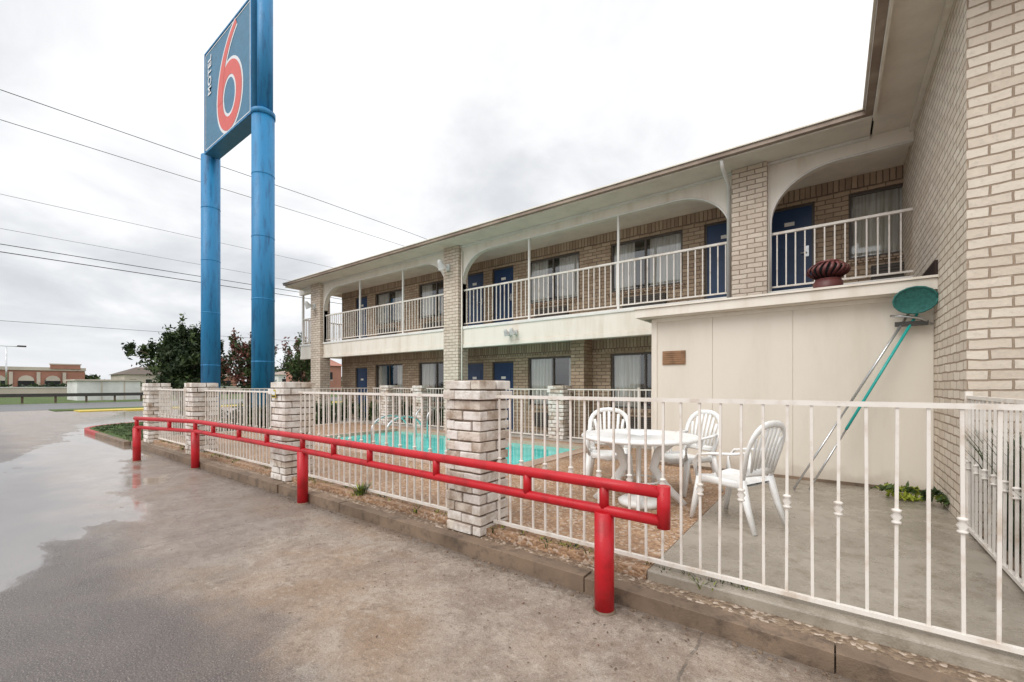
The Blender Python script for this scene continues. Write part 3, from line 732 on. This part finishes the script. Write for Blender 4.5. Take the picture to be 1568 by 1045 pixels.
def tree(name,x,y,h,rad,stems,mats,n,seed,leaf=.12,clumps=45,base=.35,spread=.32,tipmats=None,flare=.75):
    r=random.Random(seed); b=B(); tipmats=tipmats or mats
    for i in range(stems):
        a=2*math.pi*i/stems+r.random(); top=Vector((x+math.cos(a)*rad*flare*r.uniform(.4,1),y+math.sin(a)*rad*flare*r.uniform(.4,1),ZG+h*r.uniform(.78,1.0)))
        p0=Vector((x+math.cos(a)*.1,y+math.sin(a)*.1,ZG)); p1=p0.lerp(top,.4)+Vector((r.uniform(-.1,.1),r.uniform(-.1,.1),.25))
        b.tube([p0,p1,p1.lerp(top,.5)+Vector((r.uniform(-.12,.12),0,.05)),top],[.16,.10,.06,.02],mat='bark',n=7)
        for q in range(3):
            s_=p1.lerp(top,r.uniform(.0,.8)); e_=s_+Vector((r.uniform(-1,1)*rad*.5,r.uniform(-1,1)*rad*.5,r.uniform(.3,.9)))
            b.tube([s_,s_.lerp(e_,.5)+Vector((0,0,.08)),e_],[.05,.035,.012],mat='bark',n=5)
            leaves(b,e_,(.22,.22,.4),n//45,leaf,mats,5,r,.8)
        leaves(b,top,(.18,.18,.6),n//35,leaf,tipmats,6,r,.7)
    leaves(b,(x,y,ZG+h*(base+(1-base)*.42)),(rad*.92,rad*.92,h*(1-base)*.42),n,leaf,mats,clumps,r,spread)
    b.obj(name)
tree('evergreen_tree',-28.3,8.0,4.5,2.2,11,['leafD','leafD','leafD','leafL'],8500,3,.11,70,.2,.28)
tree('crape_myrtle_tree',-26.0,10.2,4.2,1.7,9,['leafD','leafL','leafR'],3000,5,.09,38,.25,.28,['leafR','leafR','leafL'])
tree('crape_myrtle_tree',-24.3,12.4,4.1,1.3,8,['leafD','leafL','leafL'],2000,8,.09,28,.25,.28,['leafR','leafL'])
b=B(); 
for i in range(9): leaves(b,(-16.0+R.uniform(-.3,.3),4.6+i*.62,ZG+.5),(.6,.5,.5),550,.07,['leafD','leafL','leafD'],14)
b.obj('hedge')
b=B()
for i in range(12): leaves(b,(-16.3+i*.62,10.15+R.uniform(-.05,.05),ZD+.42),(.4,.25,.42),330,.06,['leafD','leafL','leafD'],10)
b.obj('foundation_shrubs')
def tuft(b,x,y,z,h,n,rad,mats,wid=.012,lean=.5):
    for i in range(n):
        a=R.uniform(0,2*math.pi); r0=R.uniform(0,rad); hh=h*R.uniform(.55,1.05); ln=lean*R.uniform(.1,1)*hh
        px,py=x+r0*math.cos(a),y+r0*math.sin(a); dx,dy=math.cos(a),math.sin(a); w=wid
        p=[Vector((px+dx*ln*t*t,py+dy*ln*t*t,z+hh*t*(1-.18*t))) for t in (0,.4,.75,1)]
        s_=Vector((-dy,dx,0))*w; m=R.choice(mats)
        b.face([p[0]-s_,p[0]+s_,p[1]+s_,p[1]-s_],m,True); b.face([p[1]-s_,p[1]+s_,p[2]+s_*.7,p[2]-s_*.7],m,True); b.face([p[2]-s_*.7,p[2]+s_*.7,p[3]],m,True)
b=B()
for (x,y) in ((1.42,5.6),(1.9,5.4),(1.45,5.1),(2.1,4.9),(1.5,4.6),(2.3,5.6),(1.5,4.1)): tuft(b,x,y,ZD,1.3,560,.26,['leafD','leafL','leafD'],lean=.35)
b.obj('ornamental_grass')
b=B(); leaves(b,(.66,7.15,ZD+.08),(.32,.16,.1),320,.04,['leafY','leafY','leafL'],10); leaves(b,(.93,6.9,ZD+.12),(.12,.2,.12),220,.04,['leafL','leafY','leafD'],8); b.obj('low_plant')
b=B()
for i in range(110):
    x=R.uniform(-14,-.2); y=R.choice((3.24,3.3))+R.uniform(-.02,.15); tuft(b,x,y,ZD-.03,.08,12,.04,['leafL','leafD','leafY'],.005,1)
tuft(b,-4.9,3.25,ZD,.18,60,.08,['leafL','leafY'],.008,1)
b.obj('weeds')
b=B()
for i in range(420):
    x=R.uniform(-9,2); y=2.92-abs(R.gauss(0,.6)); 
    if y<.6: continue
    u=Vector((R.gauss(0,1),R.gauss(0,1),R.gauss(0,.15))).normalized()*R.uniform(.005,.016); v=u.cross(Vector((0,0,1)))*.5
    p=Vector((x,y,ZG+.006)); b.face([p-u,p-v,p+u,p+v],R.choice(['bark','leafR','bark','aggr_kerb']))
b.obj('fallen_leaves')

# grass islands, kerbs, road
CX=-20.2; y0_,y1_=2.98,8.0; cyy=(y0_+y1_)/2; ryy=(y1_-y0_)/2
b=B(); pts=[(-14.95,y0_),(-14.95,y1_),(CX,y1_)]+[(CX-2.4*math.sin(math.pi*i/12),cyy+ryy*math.cos(math.pi*i/12)) for i in range(1,12)]+[(CX,y0_)]
b.face([(x,y,-1.50) for x,y in pts],'grass')
for i in range(900):
    x=R.uniform(-22.4,-15); y=R.uniform(3.05,6.5)
    if x<CX and ((x-CX)/2.4)**2+((y-cyy)/ryy)**2>.92: continue
    tuft(b,x,y,-1.52,.10,9,.12,['leafL','leafD','leafL'],.008,.8)
b.obj('grass_verge')
b=B(); rng=[(-14.95,y0_-.07)]+[(-18.5,y0_-.07)]+[(CX,y0_-.07)]+[(CX-2.5*math.sin(math.pi*i/12),cyy-(ryy+.07)*math.cos(math.pi*i/12)) for i in range(1,12)]+[(CX,y1_+.07),(-14.95,y1_+.07)]
for j,(p,q) in enumerate(zip(rng,rng[1:])):
    b.tube([(p[0],p[1],-1.56),(q[0],q[1],-1.56)],.19,.20,mat='kerb' if j in(0,) else 'redkerb',n=4,sm=False,up=(0,0,1))
b.obj('painted_kerb',bevel=.01)
b=B(); b.box(-37.5,-35.5,4.8,30,-1.7,-1.54,'yellow'); b.obj('yellow_painted_island')
b=B(); b.box(-40,-37.55,4.0,60,-1.7,-1.55,'grass'); b.box(-34.9,-24,14,60,-1.7,-1.55,'grass'); b.obj('roadside_grass')
b=B(); b.face([(-54,-200,-1.594),(-40.1,-200,-1.594),(-40.1,300,-1.594),(-54,300,-1.594)],'asphalt_far'); b.obj('road')
b=B(); b.face([(-900,-200,-1.596),(-54.2,-200,-1.596),(-54.2,300,-1.596),(-900,300,-1.596)],'grass'); b.face([(-900,300,-1.596),(500,300,-1.596),(500,880,-1.596),(-900,880,-1.596)],'grass'); b.obj('far_grass_ground')
b=B(); b.box(-56.4,-56.3,-60,60,-1.05,-.75,'grille')
for i in range(60): b.box(-56.5,-56.4,-60+i*2,-59.85+i*2,-1.6,-.78,'bark')
b.obj('guard_rail')
b=B(); b.box(-85,-84.6,-120,140,-1.6,-.35,'beige_far'); b.box(-85.1,-84.5,-120,140,-.349,-.25,'white_far'); b.obj('concrete_retaining_wall')
b=B(); b.box(-68,-62,8.2,13.2,-1.6,.45,'white_far'); b.box(-68.2,-61.8,8.0,13.4,.452,.6,'beige_far'); b.box(-61.99,-61.95,10,10.1,-1.6,.4,'beige_far'); b.box(-61.99,-61.95,11.8,11.9,-1.6,.4,'beige_far'); b.obj('white_utility_building')
mall=empty('brick_shopping_center'); b=B(); b.box(-200,-177,-40,25,-1.6,4.7,'redbrick_far')
b.box(-177.0,-176.6,-40.2,25.2,4.1,5.0,'beige_far'); b.box(-201,-177.01,-40.2,25.2,4.701,5.0,'beige_far')
y=-38
while y<22:
    b.box(-176.95,-176.7,y,y+3,-1.6,1.2,'dark')
    for i in range(6):
        a0=math.pi*i/6; a1=math.pi*(i+1)/6
        b.face([(-176.7,y+1.5,1.2),(-176.7,y+1.5+1.5*math.cos(a0),1.2+1.5*math.sin(a0)),(-176.7,y+1.5+1.5*math.cos(a1),1.2+1.5*math.sin(a1))],'beige_far')
    b.box(-176.8,-176.6,y+3.4,y+4.1,-1.6,3.6,'beige_far'); y+=5
for yy in (-20,2,18): b.box(-177.5,-176.3,yy,yy+6,4.6,5.8,'redbrick_far'); b.box(-177.6,-176.2,yy-.2,yy+6.2,5.8,6.1,'beige_far')
b.obj('walls',mall)
def house(name,x,y,wx,wy,h,mat,roofm='shingle',rh=2.0):
    b=B(); b.box(x,x+wx,y,y+wy,-1.6,h,mat); e=.5
    A=[(x-e,y-e,h),(x+wx+e,y-e,h),(x+wx+e,y+wy+e,h),(x-e,y+wy+e,h)]; r0=(x+wx*.5,y+wy*.3,h+rh); r1=(x+wx*.5,y+wy*.7,h+rh)
    b.face([A[0],A[1],r0],roofm); b.face([A[1],A[2],r1,r0],roofm); b.face([A[2],A[3],r1],roofm); b.face([A[3],A[0],r0,r1],roofm)
    for i in range(int(wy/3)): b.box(x+wx,x+wx+.05,y+1+i*3,y+2.2+i*3,h-2.6,h-1.2,'dark'); b.box(x+wx,x+wx+.03,y+.9+i*3,y+2.3+i*3,h-2.7,h-2.61,'white_far')
    b.obj(name)
house('red_house',-82,38.5,7,7,3.6,'redbrick_far','redbrick_far',2.2)
house('distant_house',-150,26,14,12,2.6,'beige_far'); house('distant_house',-160,44,14,10,2.6,'redbrick_far','gutter'); house('distant_house',-140,58,12,16,3.0,'white_far','gutter',1.4); house('distant_house',-170,34,14,9,4.4,'beige_far','gutter',1.2); house('distant_house',-120,80,12,18,3.4,'beige_far','redbrick_far',1.6)
b=B()
for i in range(46):
    y=-80+i*6+R.uniform(-3,3); x=-235+R.uniform(-30,30) if y<24 else -190+R.uniform(-10,50)
    hh=R.uniform(3.5,7.5); leaves(b,(x,y,hh*.5-1),(4.5,4.5,hh*.6),260,.9,['leafD','leafL','leafD'],16,R,.4)
for i in range(30):
    leaves(b,(-86.5,-60+i*4.5,-.1),(1,2.6,.5),90,.35,['leafL','leafD'],8,R,.6)
b.obj('distant_trees')
for (x,y,h) in ((-110,6.2,6.5),(-95,32,5.5)):
    b=B(); b.tube([(x,y,ZG),(x,y,h)],[.3,.16],mat='steel',n=8); b.tube([(x,y-1.6,h),(x,y+1.6,h)],.12,mat='steel',n=6)
    b.box(x-.3,x+.3,y-2.2,y-1.2,h-.05,h+.2,'grille'); b.box(x-.3,x+.3,y+1.2,y+2.2,h-.05,h+.2,'grille'); b.obj('street_lamp')
b=B(); 
for (z,th) in ((13.3,.035),(11.95,.03),(8.6,.018),(7.05,.016),(6.35,.035),(6.0,.04),(2.9,.018)):
    pts=[(-30,-40+i*8,z) for i in range(26)]
    pts=[(x,y,zz-1.2*math.sin(math.pi*((y+40)%60)/60)*.25+.25) for x,y,zz in pts]
    b.tube(pts,th,mat='black',n=5)
b.obj('overhead_cables')
b=B()
for y in (-40,120): 
    b.tube([(-30,y,ZG),(-30,y,14)],[.36,.22],mat='bark',n=10)
    for z in (13.4,12.05,8.7,6.4): b.box(-30.9,-29.1,y-.06,y+.06,z-.2,z-.05,'bark')
b.obj('utility_poles')

# ------------------------------------------------------------ origins
def recenter():
    bpy.context.view_layer.update()
    for o in [o for o in sc.objects if o.parent is None and o.type in ('MESH','EMPTY')]:
        ms=[o] if o.type=='MESH' else [c for c in o.children if c.type=='MESH']
        pts=[v.co for m in ms for v in m.data.vertices]
        if not pts: continue
        c=Vector(((min(p.x for p in pts)+max(p.x for p in pts))/2,(min(p.y for p in pts)+max(p.y for p in pts))/2,min(p.z for p in pts)))
        for m in ms: m.data.transform(Matrix.Translation(-c)); m.data.update()
        o.location=c
recenter()

# ------------------------------------------------------------ world and light
w=bpy.data.worlds.new('World'); sc.world=w; w.use_nodes=True; nt=w.node_tree; nt.nodes.clear()
out=N(nt,'ShaderNodeOutputWorld'); bg=N(nt,'ShaderNodeBackground'); bg.inputs[1].default_value=.135; L(nt,bg.outputs[0],out.inputs[0])
light_el=math.radians(46); light_rot=math.radians(195)
sky=N(nt,'ShaderNodeTexSky',sky_type='NISHITA',sun_disc=False,sun_elevation=light_el,sun_rotation=light_rot)
tc=N(nt,'ShaderNodeTexCoord'); s=N(nt,'ShaderNodeSeparateXYZ'); L(nt,tc.outputs['Generated'],s.inputs[0])
zz=math_(nt,'ADD',math_(nt,'MAXIMUM',s.outputs[2],0.0),.22)
cx_=math_(nt,'DIVIDE',s.outputs[0],zz); cy_=math_(nt,'DIVIDE',s.outputs[1],zz)
cb=N(nt,'ShaderNodeCombineXYZ'); L(nt,cx_,cb.inputs[0]); L(nt,cy_,cb.inputs[1])
n1=noise_(nt,cb.outputs[0],1.3,7,.55,.35); n2=noise_(nt,cb.outputs[0],.45,3,.5)
f=math_(nt,'ADD',math_(nt,'MULTIPLY',n1,.7),math_(nt,'MULTIPLY',n2,.42))
br=math_(nt,'MULTIPLY_ADD',s.outputs[0],.20,math_(nt,'MULTIPLY',s.outputs[2],.12))
f=math_(nt,'ADD',f,br)
cloud=mixc(nt,smooth(nt,f,.30,.66),(5.2,5.35,5.6),(9.2,9.2,9.2))
hz=smooth(nt,s.outputs[2],.16,.0)
cloud=mixc(nt,math_(nt,'MULTIPLY',hz,.6),cloud,(7.2,7.35,7.6))
zen=smooth(nt,s.outputs[2],.70,.95)
cloud=mixc(nt,zen,cloud,(12.5,12.5,12.8))
L(nt,mixc(nt,.96,sky.outputs[0],cloud),bg.inputs[0])
sl=bpy.data.lights.new('fill_light','SUN'); sl.energy=1.5; sl.angle=math.radians(40); sl.color=(1,.97,.93)  # soft fill added from behind the camera to brighten the facade
so=bpy.data.objects.new('fill_light',sl); sc.collection.objects.link(so)
dirv=Vector((math.sin(light_rot)*math.cos(light_el),math.cos(light_rot)*math.cos(light_el),math.sin(light_el)))
so.rotation_euler=dirv.to_track_quat('Z','Y').to_euler(); so.location=(0,-10,20)

cam=bpy.data.cameras.new('camera'); co=bpy.data.objects.new('camera',cam); sc.collection.objects.link(co)
co.location=(0,0,H*S); co.rotation_euler=(math.radians(90),0,math.radians(37))
cam.sensor_width=36; cam.lens=655/1568*36; cam.shift_y=67.5/1568; cam.clip_end=3000; cam.clip_start=.05
sc.camera=co
